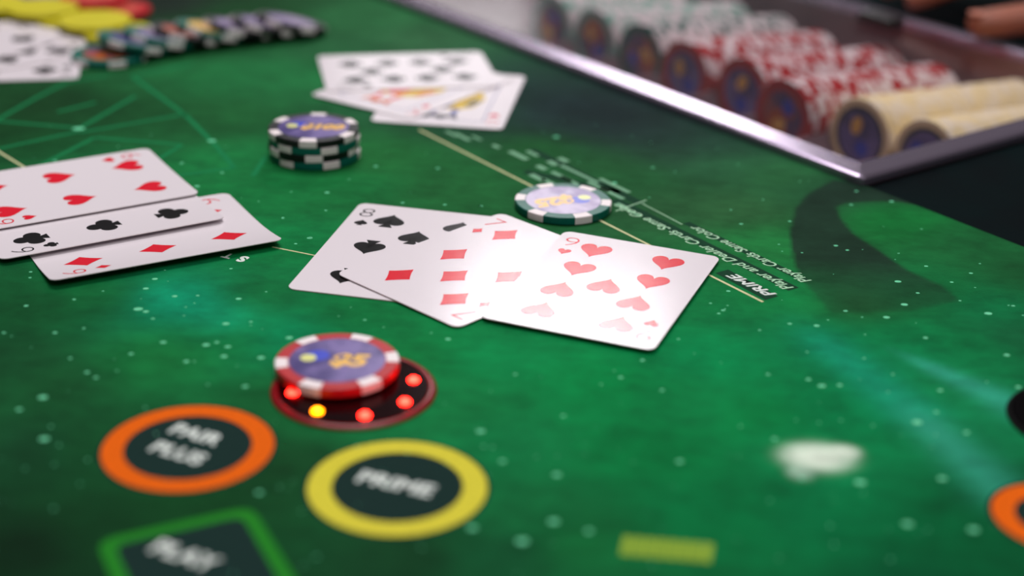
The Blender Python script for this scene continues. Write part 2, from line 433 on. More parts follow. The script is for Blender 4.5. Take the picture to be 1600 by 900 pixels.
ST = [(1338,299,1),(1330,320,1),(1393,315,1.3),(1234,346,.9),(1158,350,1),(1306,384,1.1),(1324,391,.9),(1253,395,.6),(1217,382,.6),(1404,396,.6),(1447,416,1),(1517,427,1),
 (1531,412,.6),(1487,441,.9),(1403,440,1.6),(1434,458,.9),(1413,476,1.6),(1321,486,1),(1385,496,1.5),(1544,490,1.8),(1583,478,.9),(1440,358,.6),(1192,312,.6),
 (1130,485,1),(1123,490,.8),(1110,474,.7),(1138,455,1),(1234,506,1),(1276,509,1.3),(1187,516,.7),(1446,528,1.1),(1573,555,1.3),(1263,593,1.1),(1284,603,1.6),(1312,602,1.1),
 (1200,585,.9),(1469,610,1.2),(1591,605,1.2),(1433,660,2),(1463,644,1),(1510,676,1.2),(1472,748,1.6),(1210,686,1.1),(1253,748,1),(1344,754,2),(1034,610,.9),(1004,563,1),(1062,721,1.3),
 (1395,585,.7),(1261,550,.6),(48,425,.8),(47,434,.7),(242,436,1.3),(228,451,1.3),(273,463,1.2),(309,462,.8),(373,467,1.3),(216,483,2),(228,487,1.3),(239,498,.8),(353,506,1.5),(392,503,.8),
 (116,468,.8),(41,478,1),(86,520,1),(131,513,.7),(255,535,1.3),(322,539,1.5),(339,535,1),(356,542,1.3),(350,557,1.4),(408,559,1.5),(452,528,1.5),(291,565,1.2),(205,553,1),(136,582,1),
 (67,621,1.8),(69,686,1.8),(383,604,1.2),(6,520,.8),(161,455,.6),(284,255,1.1),(331,220,2.4),(308,291,1.4),(347,270,1),(442,341,.8),(484,372,1.4),(462,381,.8),(361,420,.8),(123,201,3.4),
 (86,251,1.2),(511,301,1.3),(629,317,1),(695,320,1),(751,322,1.2),(509,329,.8),(485,371,.9),(442,340,.6),(587,260,1.2),(684,263,1.2),(869,214,1.8),(1142,328,.7),(750,322,.9),
 (870,742,1.5),(865,815,1.8),(970,590,1),(700,530,1.2),(751,674,1.6),(738,825,1.6),(816,846,2),(785,721,1.2),(1418,819,1.8),(1521,828,1.8),(920,830,1.3),(960,286,1.5),(1020,262,1),
 (805,585,.8),(880,650,.9),(570,500,.7),(455,300,.6),(545,280,.6),(1060,530,.7),(1500,470,.7),(1350,560,.7),(640,480,.6),(30,640,1.2),(110,560,.8),(405,770,1.2),(150,590,.9)]
rg = random.Random(3)
while len(ST) < 330:
    x, y = rg.uniform(-20, 1620), rg.uniform(180, 900)
    q = (U(x, y) - C0) @ SV
    if q < -6: ST.append((x, y, rg.uniform(.25, .6)))
decal('star_prints', *join([disc_vf(U(x, y), r * .82, 12, r * .62, .1) for x, y, r in ST]), P_star, .055, 'stuff')

# ------------------------------------------------------------------ cards
def heart_p(w=12.4, h=13.2):
    P = []
    for i in range(40):
        t = 2 * PI * i / 40
        P.append((16 * math.sin(t) ** 3 / 32 * w, (13 * math.cos(t) - 5 * math.cos(2 * t) - 2 * math.cos(3 * t) - math.cos(4 * t) + 2.5) / 29 * h))
    return [P]
def diamond_p(w=11., h=14.6):
    K = [(0, h / 2), (w / 2, 0), (0, -h / 2), (-w / 2, 0)]; P = []
    for i in range(4):
        a, b_ = K[i], K[(i + 1) % 4]
        m = ((a[0] + b_[0]) / 2 * .86, (a[1] + b_[1]) / 2 * .86)
        for t in (0, .25, .5, .75):
            P.append(((1 - t) ** 2 * a[0] + 2 * t * (1 - t) * m[0] + t * t * b_[0], (1 - t) ** 2 * a[1] + 2 * t * (1 - t) * m[1] + t * t * b_[1]))
    return [P]
def stem(w, h0, h1): return [(-w * .12, h0), (w * .12, h0), (w * .16, h1 * .5 + h0 * .5), (w * .42, h1), (-w * .42, h1), (-w * .16, h1 * .5 + h0 * .5)][::-1]
def spade_p(w=12.6, h=14.):
    P = [(x, -y * .82 + h * .08) for x, y in heart_p(w, h)[0]]
    return [P, stem(w * .55, 0, -h * .5)]
def club_p(w=13, h=13.6):
    r = w * .255; out = []
    for cx, cy in ((0, h * .235), (-w * .255, -h * .1), (w * .255, -h * .1)):
        out.append([(cx + r * math.cos(2 * PI * i / 20), cy + r * math.sin(2 * PI * i / 20)) for i in range(20)])
    out.append([(-w * .14, -h * .1), (w * .14, -h * .1), (w * .1, h * .12), (-w * .1, h * .12)])
    out.append(stem(w * .5, h * .05, -h * .5))
    return out
SUIT = {'hearts': (heart_p, M_red, 'heart_pip'), 'diamonds': (diamond_p, M_red, 'diamond_pip'), 'spades': (spade_p, M_black, 'spade_pip'), 'clubs': (club_p, M_black, 'club_pip')}
X, R3, R4 = 14.3, 28.2, 29.
ROWS3 = [(-X, R3, 0), (-X, 0, 0), (-X, -R3, 1), (X, R3, 0), (X, 0, 0), (X, -R3, 1)]
ROWS4 = [(sx * X, y, y < 0) for sx in (-1, 1) for y in (R4, R4 / 3, -R4 / 3, -R4)]
LAY = {6: ROWS3, 7: ROWS3 + [(0, -R3 / 2, 1)], 8: ROWS3 + [(0, R3 / 2, 0), (0, -R3 / 2, 1)], 9: ROWS4 + [(0, 0, 1)], 10: ROWS4 + [(0, R4 * .67, 0), (0, -R4 * .67, 1)]}

def card_body(bx, by, bx2=None):
    bx2 = bx if bx2 is None else bx2
    R, hw, hh = 3.4, 31.5, 44.
    ys = [hh - R + R * math.sin(a) for a in np.linspace(PI / 2, 0, 6)] + list(np.linspace(hh - R, -hh + R, 16)[1:-1]) + [-hh + R - R * math.sin(a) for a in np.linspace(0, PI / 2, 6)]
    def half(y):
        d = abs(y) - (hh - R)
        return hw if d <= 0 else hw - R + math.sqrt(max(0, R * R - d * d))
    nx = 11; V, F = [], []; T = .32
    bend = lambda x, y: (bx if x < 0 else bx2) * (x / 31.5) ** 2 + by * (y / 44.) ** 2
    for top in (1, 0):
        for y in ys:
            for i in range(nx):
                x = half(y) * (2 * i / (nx - 1) - 1); V.append((x, y, bend(x, y) + (T if top else 0)))
    n = len(ys) * nx
    for r in range(len(ys) - 1):
        for i in range(nx - 1):
            a = r * nx + i
            F.append((a, a + nx, a + nx + 1, a + 1)); F.append((n + a, n + a + 1, n + a + nx + 1, n + a + nx))
    loop = [i for i in range(nx)] + [r * nx + nx - 1 for r in range(1, len(ys))] + [(len(ys) - 1) * nx + i for i in range(nx - 2, -1, -1)] + [r * nx for r in range(len(ys) - 2, 0, -1)]
    for i in range(len(loop)):
        a, b_ = loop[i], loop[(i + 1) % len(loop)]
        k_ = len(V); V += [V[a], V[b_], V[n + b_], V[n + a]]; F.append((k_, k_ + 1, k_ + 2, k_ + 3))
    idx = [0] * (len(F) - len(loop)) + [1] * len(loop)
    me = mesh('playing_card', V, F, [M_card, M_edge], idx, smooth=False)
    me.polygons.foreach_set('use_smooth', [i == 0 for i in idx])
    bm = bmesh.new(); bm.from_mesh(me); bmesh.ops.recalc_face_normals(bm, faces=bm.faces); bm.to_mesh(me); bm.free()
    return me, bend

def card(label, suit, rank, center, rot, z, bx=0., by=0., tilt=(0, 0), group=None, court=None, bx2=None):
    me, bend = card_body(bx, by, bx2)
    o = thing('playing_card', label, 'card', (center[0], center[1], z), rot, group, me)
    o.rotation_mode = 'ZYX'
    o.rotation_euler = (math.radians(tilt[0]), math.radians(tilt[1]), rot)
    fn, m, nm = SUIT[suit]
    def put(name, polys, m, dz=.36):
        V, F = [], []
        for P in polys:
            if len(P[0]) == 2: P = [(q[0], q[1], 0) for q in P]
            k = len(V); V += [(q[0], q[1], bend(q[0], q[1]) + dz) for q in P]; F.append(tuple(range(k, k + len(P))))
        me2 = mesh(name, V, F, m)
        for p_ in me2.polygons:
            if p_.normal.z < 0: p_.flip()
        return link(name, me2, o)
    def tr(polys, x, y, a, s=1.):
        c, sn = math.cos(a), math.sin(a)
        return [[(x + s * (c * q[0] - sn * q[1]), y + s * (sn * q[0] + c * q[1])) for q in P] for P in polys]
    if court is None:
        for (x, y, inv) in LAY[rank]:
            if abs(y) < 1e-6 and inv == 0 and suit == 'spades': inv = 1
            put(nm, tr(fn(), x, y, PI if inv else 0), m)
    else:
        # a framed two-headed court figure: robes, crown, sash, faces
        put('figure_frame', [[(-21, -35), (21, -35), (21, -34.5), (-21, -34.5)], [(-21, 34.5), (21, 34.5), (21, 35), (-21, 35)],
                             [(-21, -35), (-20.5, -35), (-20.5, 35), (-21, 35)], [(20.5, -35), (21, -35), (21, 35), (20.5, 35)]], M_blue)
        for a in (0, PI):
            put('robe', tr([[(-17, 0), (17, 0), (13, 14), (6, 19), (-6, 19), (-13, 14)]], 0, 0, a), court[0])
            put('robe_panel', tr([[(-4, 0), (5, 0), (8, 15), (0, 18), (-3, 12)]], 0, 0, a), court[1], .38)
            put('robe_panel', tr([[(-16, 2), (-11, 2), (-8, 13), (-12, 12)]], 0, 0, a), court[2], .38)
            put('face', tr([[(4.2 * math.cos(t), 23 + 5 * math.sin(t)) for t in np.linspace(0, 2 * PI, 16, False)]], 0, 0, a), M_card, .38)
            put('hair', tr([[(-7, 18), (-4, 18), (-3.5, 26), (-6, 28)], [(4, 18), (7, 18), (6, 28), (3.5, 26)]], 0, 0, a), court[1], .39)
            put('crown', tr([[(-7, 28), (7, 28), (8.5, 34), (4, 31), (0, 34.3), (-4, 31), (-8.5, 34)]], 0, 0, a), court[2], .39)
    idx = {10: '10', 9: '9', 8: '8', 7: '7', 6: '6'}.get(rank, str(rank))
    for a in (0, PI):
        v, f, W_, H_ = text_poly(idx, 10.5, bold=-.22)
        cx, cy = tr([[(-25.4, 34.2)]], 0, 0, a)[0][0]
        sx = 5.6 / W_ if len(idx) == 1 else 7. / W_
        # slim outline numerals
        vv = xform(v, cx, cy, a, sx, 8.4 / H_)
        me2 = mesh('corner_index', [(q[0], q[1], bend(q[0], q[1]) + .36) for q in vv], f, m)
        link('corner_index', me2, o)
        sx_, sy_ = tr([[(-24.8, 23.6)]], 0, 0, a)[0][0]
        put(nm.replace('pip', 'corner_pip'), tr(fn(), sx_, sy_, a, .42), m)
    return o

def pose_from(a, b_, side, which):
    pass
D2R = math.radians
# middle hand: eight, seven, nine
card('eight of spades face up, half covered by the seven of diamonds', 'spades', 8, (-41.28, 545.2), D2R(-11.87), .2, tilt=(0, -.1))
card('seven of diamonds face up, lying between eight of spades and nine of hearts', 'diamonds', 7, (-11.86, 532.5), D2R(-42.51), .75, tilt=(.1, .25))
card('nine of hearts face up, washed pale by lamp glare, topmost of the middle hand', 'hearts', 9, (34.01, 516.2), D2R(-21.04), 1.3, tilt=(-.35, 0))
# left hand: curled cards
def edge_pose(top_px, bot_px, z, side):
    """centre and rotation of a card whose long edge (local x = side*31.5) runs from its upper end to its lower end"""
    a, b_ = U(*top_px, z), U(*bot_px, z)
    upd = (a - b_) / np.hypot(*(a - b_)); rt = np.array([upd[1], -upd[0]])
    return (a + b_) / 2 - rt * 31.5 * side, math.atan2(upd[1], upd[0]) - PI / 2
c, r = edge_pose((82, 439), (442, 375), 3.2, -1)
card('six of diamonds face up, lowest card of the left hand, nearest edge curled up', 'diamonds', 6, c, r, .2, bx=2.9, bx2=.2)
c, r = edge_pose((6, 405), (349, 341), 2.5, -1)
card('six of clubs face up, showing a strip of three clubs in the left hand', 'clubs', 6, c, r, .72, bx=1.5, bx2=.3)
c, r = edge_pose((-18, 360), (303, 304), 2.1, -1)
card('six of hearts face up, topmost and farthest card of the left hand', 'hearts', 6, c, r, 1.35, bx=.5, bx2=.6)
# far middle hand
c, r = edge_pose((757, 79), (497, 90), 1.6, -1)
def corner_pose(bl, br, z):
    a, b_ = U(*bl, z), U(*br, z); rt = (b_ - a) / np.hypot(*(b_ - a)); upd = np.array([-rt[1], rt[0]])
    return (a + b_) / 2 + upd * 44, math.atan2(rt[1], rt[0])
cH, rH = corner_pose((577, 189), (786, 203), .3)
card('court card with pale figure face up, nearest card of the far middle hand', 'hearts', 'Q', cH, rH, .2, court=(M_yel, M_blue, M_black))
cI, rI = corner_pose((485, 149), (642, 188), .6)
card('court card with gold and red figure, sandwiched in the far middle hand', 'diamonds', 'K', cI, rI, .75, court=(M_yel, M_red, M_orange_p), tilt=(0, 0))
r -= math.radians(3); c = c + np.array([-3., 0.])
card('ten of spades, farthest and topmost card of the far middle hand', 'spades', 10, c, r, 1.3)
# far left hand, partly out of frame
upd = U(135, 58) - U(122, 123); upd /= np.hypot(*upd); rt = np.array([upd[1], -upd[0]])
c = U(122, 124) + upd * 44 - rt * 31.5
rJ = math.atan2(upd[1], upd[0]) - PI / 2
card('black-pipped card at the far left, nearest card of its hand', 'spades', 9, c, rJ, .2)
c3 = c + np.array([-12., 22.])
card('black-pipped card at the far left, beside the yellow chips', 'clubs', 10, c3, rJ + .5, .75)
card('black-pipped card at the far left, topmost of its hand', 'clubs', 7, c3 + np.array([-22, -9]), rJ - .75, 1.3)

# ------------------------------------------------------------------ casino chips
CR, CT = 19.8, 3.3
def chip_profile(): return [(15.3, CT - .12), (15.7, CT), (CR - .45, CT), (CR - .12, CT - .12), (CR, CT - .45), (CR, .45), (CR - .12, .12), (CR - .45, 0)]
def chip_body(m, m2=None, n=48, half=11, nspots=6, simple=False):
    prof = chip_profile() if not simple else [(CR - .4, CT), (CR, CT - .4), (CR, .4), (CR - .4, 0)]
    V, F, idx = [], [], []
    k = len(prof)
    # angular stations with exact spot borders
    angs = []
    for s in range(nspots):
        a0 = 360 / nspots * s
        angs += [a0 - half, a0, a0 + half] + list(np.linspace(a0 + half, a0 + 360 / nspots - half, 5 if not simple else 3)[1:-1])
    n = len(angs)
    for a in angs:
        t = math.radians(a); V += [(r_ * math.cos(t), r_ * math.sin(t), z) for r_, z in prof]
    per = n // nspots
    for i in range(n):
        j = (i + 1) % n; sp = 1 if (i % per) < 2 else 0
        for q in range(k - 1):
            F.append((i * k + q, i * k + q + 1, j * k + q + 1, j * k + q)); idx.append(sp if m2 else 0)
    F.append(tuple(i * k for i in range(n))); idx.append(0)
    F.append(tuple(i * k + k - 1 for i in reversed(range(n)))); idx.append(0)
    me = mesh('casino_chip', V, F, [m, m2] if m2 else [m], idx)
    bm = bmesh.new(); bm.from_mesh(me); bmesh.ops.recalc_face_normals(bm, faces=bm.faces); bm.to_mesh(me); bm.free()
    return me
def spot_mesh(m, half=11):
    prof = [(15.7, CT), (CR - .45, CT), (CR - .12, CT - .12), (CR, CT - .45), (CR, .45), (CR - .12, .12), (CR - .45, 0)]
    V, F = [], []
    for a in np.linspace(-half, half, 6):
        t = math.radians(a)
        for r_, z in prof:
            rr = r_ + (.05 if r_ > 15 else 0); zz = z + (.05 if z > 1.6 else -.0)
            V.append((rr * math.cos(t), rr * math.sin(t), zz))
    k = len(prof)
    for i in range(5):
        for q in range(k - 1): F.append((i * k + q, i * k + q + 1, (i + 1) * k + q + 1, (i + 1) * k + q))
    me = mesh('edge_spot', V, F, m)
    for p_ in me.polygons:
        if p_.normal.z < -.5 or (p_.normal.x < -.1): p_.flip()
    return me
def inlay_mat(name, a, b_): return mat(name, a, .28, spec=.6, color2=b_, nscale=110)
M_white = mat('clay_white', (226, 214, 214), .45, spec=.5, noise=.04)
M_redc = mat('clay_red', (172, 16, 26), .42, spec=.3, noise=.08)
M_tealc = mat('clay_green', (0, 92, 78), .4, spec=.35, noise=.08)
M_blackc = mat('clay_black', (14, 14, 17), .4, spec=.35)
M_cream = mat('clay_cream', (238, 220, 172), .5, noise=.04, nscale=90)
M_creamspot = mat('clay_pale', (238, 226, 200), .5)
M_yellowc = mat('clay_yellow', (192, 182, 6), .45, noise=.05)
M_purplec = mat('clay_purple', (62, 32, 110), .45)
M_mint = mat('clay_mint', (120, 178, 158), .5, noise=.1)
I_purple = inlay_mat('inlay_galaxy', (58, 44, 108), (120, 104, 160))
I_lav = inlay_mat('inlay_pale', (120, 100, 150), (176, 160, 190))
I_dark = inlay_mat('inlay_night', (58, 50, 104), (112, 100, 160))
I_orange = inlay_mat('inlay_nebula', (190, 90, 20), (60, 50, 110))
I_gold = mat('inlay_gold', (232, 182, 84), .3, spec=.6, noise=.1)
I_blue = mat('inlay_blue', (44, 62, 190), .3, spec=.6)
I_lemon = mat('inlay_lemon', (214, 214, 130), .3, spec=.6)
I_ring = mat('inlay_dark_ring', (20, 18, 34), .35)
inlay_me = {}
def disc_mesh(name, r, z, m, cx=0., cy=0., ry=None, n=32):
    key = (name, r, z, m.name, cx, cy)
    if key not in inlay_me:
        v, f = disc_vf((cx, cy), r, n, ry); inlay_me[key] = mesh(name, [(p[0], p[1], z) for p in v], f, m)
    return inlay_me[key]
bodies, spots = {}, {}
def full_chip(label, m, loc, rot, inlay, text=None, trot=0., group=None, ring=None, m_spot=None, planet=True):
    if m.name not in bodies: bodies[m.name] = chip_body(m)
    sk = (m_spot or M_white)
    if sk.name not in spots: spots[sk.name] = spot_mesh(sk)
    o = thing('casino_chip', label, 'chip', loc, rot, group, bodies[m.name])
    for s in range(6): link('edge_spot', spots[sk.name], o, rotz=s * PI / 3)
    il = link('inlay', disc_mesh('inlay', 15.5, CT + .03, inlay), o, rotz=trot - rot)
    if ring: link('inlay_ring', disc_mesh('inlay_ring', 15.6, CT + .015, ring), o)
    if planet:
        link('planet_print', disc_mesh('planet_print', 3.8, CT + .05, I_blue, -6.6, 2.6), il)
        link('moon_print', disc_mesh('moon_print', 2.6, CT + .06, I_lemon, -9.4, .6), il)
    if text:
        v, f, W_, H_ = text_poly(text, 11 if len(text) < 4 else 9, bold=.6, shear=.2)
        link('denomination', mesh('denomination', [(p[0] + 4., p[1] - .3, CT + .07) for p in v], f, I_gold), il)
    return o

# bet sensor with lamps under the red chip
sc = (-49.1, 434.)
M_lens = mat('smoked_red_lens', (20, 1, 3), .1, spec=.2)
M_rim = mat('red_lens_rim', (120, 5, 14), .25, spec=.25)
sensor = thing('bet_sensor', 'round smoked red bet sensor ringed with lit red lamps', 'sensor', (sc[0], sc[1], 0))
prof = [(0.01, 1.1), (21.5, 1.1), (23.6, .95)]
def lathe(name, prof, m, n=64, smooth=True):
    V, F = [], []; k = len(prof)
    for i in range(n):
        t = 2 * PI * i / n; V += [(r_ * math.cos(t), r_ * math.sin(t), z) for r_, z in prof]
    for i in range(n):
        j = (i + 1) % n
        for q in range(k - 1): F.append((i * k + q, i * k + q + 1, j * k + q + 1, j * k + q))
    me = mesh(name, V, F, m, smooth=smooth)
    bm = bmesh.new(); bm.from_mesh(me); bmesh.ops.recalc_face_normals(bm, faces=bm.faces); bm.to_mesh(me); bm.free()
    return me
link('lens', lathe('lens', [(.01, .1), (23.6, .1), (23.6, 1.1), (.01, 1.1)], M_lens, smooth=False), sensor)
link('rim', lathe('rim', [(23.6, .1), (26.3, .1), (26.0, .7), (24.6, 1.1), (23.6, 1.0), (23.6, .1)], M_rim), sensor)
M_led = mat('red_lamp', (255, 40, 30), .3, emit=(255, 22, 14), emit_s=40.)
M_ledy = mat('amber_lamp', (255, 190, 10), .3, emit=(255, 125, 0), emit_s=12.)
led_me = lathe('lamp', [(1.8, 1.0), (1.75, 1.5), (1.3, 2.0), (.01, 2.2)], M_led, 20)
led_y = lathe('lamp', [(1.8, 1.0), (1.75, 1.5), (1.3, 2.0), (.01, 2.2)], M_ledy, 20)
for kk in range(8):
    a = math.radians(16 + 45 * kk)
    amber = kk == 5
    lo = link('lamp', led_y if amber else led_me, sensor, (19.3 * math.cos(a), 19.3 * math.sin(a), 0))
    if amber: lo['label'] = 'amber lit lamp'
pr = U(527, 566, 4.6)
full_chip('red casino chip with white edge spots lying on the lit bet sensor', M_redc, (pr[0], pr[1], 1.25 + .9), D2R(-110), I_purple, '$5', D2R(-2))
bs = thing('bet_sensor', 'round black unlit bet sensor at the right edge of the felt', 'sensor', (bc[0], bc[1], 0))
link('lens', lathe('lens', [(.01, .1), (23.6, .1), (23.6, .95), (21.5, 1.1), (.01, 1.1)], mat('black_lens', (3, 2, 3), .7, spec=.02)), bs)
link('rim', lathe('rim', [(23.6, .1), (25.3, .1), (25.0, .7), (24.2, 1.1), (23.6, 1.0), (23.6, .1)], mat('black_rim', (4, 3, 4), .6, spec=.05)), bs)

pt = U(880, 313, CT)
full_chip('single green casino chip lying on the cream line behind the middle cards', M_tealc, (pt[0], pt[1], .2), D2R(-66), I_lav, '$25', D2R(205))
ps = U(490, 199, 4 * CT)
for i, (m, a, lb) in enumerate(((M_tealc, -62, 'green chip at the bottom of the small green and black stack'), (M_blackc, -82, 'lower black chip inside the small green and black stack'),
                                (M_tealc, -64, 'green chip under the top black chip of the small stack'), (M_blackc, -90, 'black chip topmost on the small green and black stack'))):
    full_chip(lb, m, (ps[0] + (.5, -.3, .4, 0)[i], ps[1], .2 + i * (CT + .04)), D2R(a), I_purple, '$100' if i == 3 else None, 0.)

ORD = ['first', 'second', 'third', 'fourth', 'fifth', 'sixth', 'seventh', 'eighth', 'ninth', 'tenth']
# spread of fallen green and black chips, far left
simple_me = {}
def simple_chip(m, m2):
    k_ = (m.name, m2.name)
    if k_ not in simple_me: simple_me[k_] = chip_body(m, m2, simple=True, half=13)
    return simple_me[k_]
def tip_chip(label, group, m, m2, p, z, tilt_dir, tilt, rot, inlay):
    o = thing('casino_chip', label, 'chip', (0, 0, 0), 0, group, simple_chip(m, m2))
    q = Matrix.Rotation(tilt, 4, Vector((-tilt_dir[1], tilt_dir[0], 0))) @ Matrix.Rotation(rot, 4, 'Z')
    o.matrix_world = Matrix.Translation((p[0] * .001, p[1] * .001, Z0 + z * .001)) @ q
    link('inlay', disc_mesh('inlay', 13.6, CT + .03, inlay), o)
    return o
a0, a1 = U(172, 92), U(452, 52)
dirv = (a1 - a0) / np.hypot(*(a1 - a0)); Lr = np.hypot(*(a1 - a0)); NS = 8
for i in range(NS):
    p = a0 + (a1 - a0) * i / (NS - 1) + np.array([-dirv[1], dirv[0]]) * 5 * math.sin(i * .5)
    pitch_ = Lr / (NS - 1); th = 0 if i == 0 else math.asin(min(.9, (CT + .15) / pitch_))
    z = .2 if i == 0 else .2 + CR * math.sin(th)
    m = M_tealc if i in (0, 1, 2, 4) else M_blackc
    tip_chip(f'{"green" if m is M_tealc else "black"} chip, {ORD[i]} from the left in the toppled row of chips' if 0 < i < NS - 1 else ('green chip flat at the left end of the toppled row' if i == 0 else 'black chip at the right end of the toppled row'),
             'toppled row of green and black chips', m, M_white, p, z, dirv, th, rg.uniform(0, 1), (I_orange, I_purple, I_lav, I_orange, I_gold, I_lav, I_lav, I_lav)[i])
cnt_ = {}
# loose yellow, red and purple chips behind the far left cards
for i, (px, py, z, m, nm_) in enumerate(((188, 58, .2, M_yellowc, 'yellow'), (150, 48, 3.6, M_yellowc, 'yellow'), (112, 34, .2, M_yellowc, 'yellow'), (68, 28, 3.6, M_yellowc, 'yellow'),
                                        (28, 20, .2, M_yellowc, 'yellow'), (-15, 22, 3.6, M_yellowc, 'yellow'),
                                        (182, 22, .2, M_redc, 'red'), (148, 12, 3.6, M_redc, 'red'), (90, -2, .2, M_purplec, 'purple'), (45, -8, .2, M_purplec, 'purple'))):
    p = U(px, py)
    where = {'yellow': 'behind the far left cards', 'red': 'lying behind the yellow chips', 'purple': 'at the top left corner behind the yellow chips'}[nm_]
    cnt_[nm_] = cnt_.get(nm_, 0) + 1
    tip_chip(f'plain {nm_} chip {where}, {ORD[cnt_[nm_] - 1]} from the right', f'{nm_} chips at the far left', m, m, p, z, (1, 0), 0, i, {'yellow': M_yellowc, 'red': mat('inlay_coral', (180, 64, 48), .4), 'purple': I_dark}[nm_])

# ------------------------------------------------------------------ chip tray with clear lid
tray = thing('chip_tray', 'long clear-lidded dealer chip tray with lavender metal rim', 'tray', (C0[0], C0[1], 0), ANG)
M_trim = mat('lavender_metal', (164, 150, 170), .22, metal=.85, spec=.6)
M_in = mat('tray_plastic', (152, 126, 134), .45, spec=.4, noise=.06)
TL, TW, RW, RH = 560., 238., 12., 5.5
def rim_mesh():
    # rectangular loop, rounded section, mitred corners with a small radius
    sec = [(0, .15), (0, RH - 2.6), (.5, RH - 1.7), (1.5, RH - 1.05), (RW - .8, RH), (RW, RH - .8), (RW, .15)]
    loop = []
    for (cx, cy, sx, sy) in ((0, 0, 1, 1), (TW, 0, -1, 1), (TW, TL, -1, -1), (0, TL, 1, -1)): loop.append((cx, cy, sx, sy))
    V, F = [], []
    ring = []
    R_ = 4.
    for ci, (cx, cy, sx, sy) in enumerate(loop):
        a0_ = [PI, 1.5 * PI, 0, .5 * PI][ci]
        for t in np.linspace(0, PI / 2, 5):
            ring.append((cx + sx * R_, cy + sy * R_, a0_ + t))
    for (ox, oy, a) in ring:
        for (d_, z) in sec:
            rr = R_ - d_
            if rr >= 0: V.append((ox + rr * math.cos(a), oy + rr * math.sin(a), z))
            else:
                # inner edge: square corner offset
                q = [PI, 1.5 * PI, 0, .5 * PI].index(min([PI, 1.5 * PI, 0, .5 * PI], key=lambda s_: abs(((a - s_ - PI / 4 + PI) % (2 * PI)) - PI)))
                V.append((ox + rr * (-1 if q in (0, 3) else 1) * 1., oy + rr * (-1 if q in (0, 1) else 1) * 1., z))
    n = len(ring); k = len(sec)
    for i in range(n):
        j = (i + 1) % n
        for q in range(k - 1): F.append((i * k + q, j * k + q, j * k + q + 1, i * k + q + 1))
    me = mesh('rim', V, F, M_trim)
    bm = bmesh.new(); bm.from_mesh(me); bmesh.ops.remove_doubles(bm, verts=bm.verts, dist=1e-5); bmesh.ops.recalc_face_normals(bm, faces=bm.faces); bm.to_mesh(me); bm.free()
    return me
link('rim', rim_mesh(), tray)
# walls of the well
link('well_wall', mesh('well_wall', *join([box_vf(4, 6.5, 4, TL - 4, -44, .1)]), M_in), tray)
link('well_wall', mesh('well_wall', *box_vf(TW - 7, TW - 4, 4, TL - 4, -44, .1), M_in), tray)
link('well_wall', mesh('well_wall', *box_vf(6.5, TW - 7, 4, 6.5, -44, .1), M_in), tray)
link('well_wall', mesh('well_wall', *box_vf(6.5, TW - 7, TL - 6.5, TL - 4, -44, .1), M_in), tray)
# fluted floor: one half-round channel per tube
PITCHT, U0, ZC, SF = 42.2, 40., -18., 98.
SLOPE = .09
NT = 12
V, F = [], []
prof = [(6.5, -22.)]
for t in range(NT):
    yc = U0 + PITCHT * t
    for a in np.linspace(PI, 2 * PI, 13): prof.append((yc + 20.6 * math.cos(a), ZC + 20.6 * math.sin(a) * 1.0))
prof.append((TL - 6.5, -22.))
for (y, z) in prof: V += [(6.5, y, z + (SF - 6.5) * SLOPE * .5 - 4), (TW - 7, y, z - (TW - 7 - SF) * SLOPE)]
F = [(2 * i, 2 * i + 1, 2 * i + 3, 2 * i + 2) for i in range(len(prof) - 1)]
link('channel_floor', mesh('channel_floor', V, F, M_in), tray)
mg = bpy.data.materials.new('clear_acrylic'); mg.use_nodes = True
nt = mg.node_tree; nt.nodes.remove(nt.nodes['Principled BSDF'])
tr_ = nt.nodes.new('ShaderNodeBsdfTransparent'); tr_.inputs[0].default_value = (.93, .91, .93, 1)
gl = nt.nodes.new('ShaderNodeBsdfGlossy'); gl.inputs['Roughness'].default_value = .12
fr = nt.nodes.new('ShaderNodeFresnel'); fr.inputs['IOR'].default_value = 1.49
mx = nt.nodes.new('ShaderNodeMixShader')
nt.links.new(fr.outputs[0], mx.inputs[0]); nt.links.new(tr_.outputs[0], mx.inputs[1]); nt.links.new(gl.outputs[0], mx.inputs[2])
nt.links.new(mx.outputs[0], nt.nodes['Material Output'].inputs[0])
link('lid_panel', mesh('lid_panel', [(RW - .5, RW - .5, 4.6), (TW - RW + .5, RW - .5, 4.6), (TW - RW + .5, TL - RW + .5, 4.6), (RW - .5, TL - RW + .5, 4.6)], [(0, 1, 2, 3)], mg), tray)
# lock on the far rim
pl = U(1375, 38, 5) - C0; ls, lu = pl @ SV, -(pl @ UV)
link('lock', bevelled('lock', box_vf(ls - 6, ls + 6, lu - 13, lu + 13, 5.0, 11.), mat('black_plastic', (9, 8, 9), .4), 1.), tray)

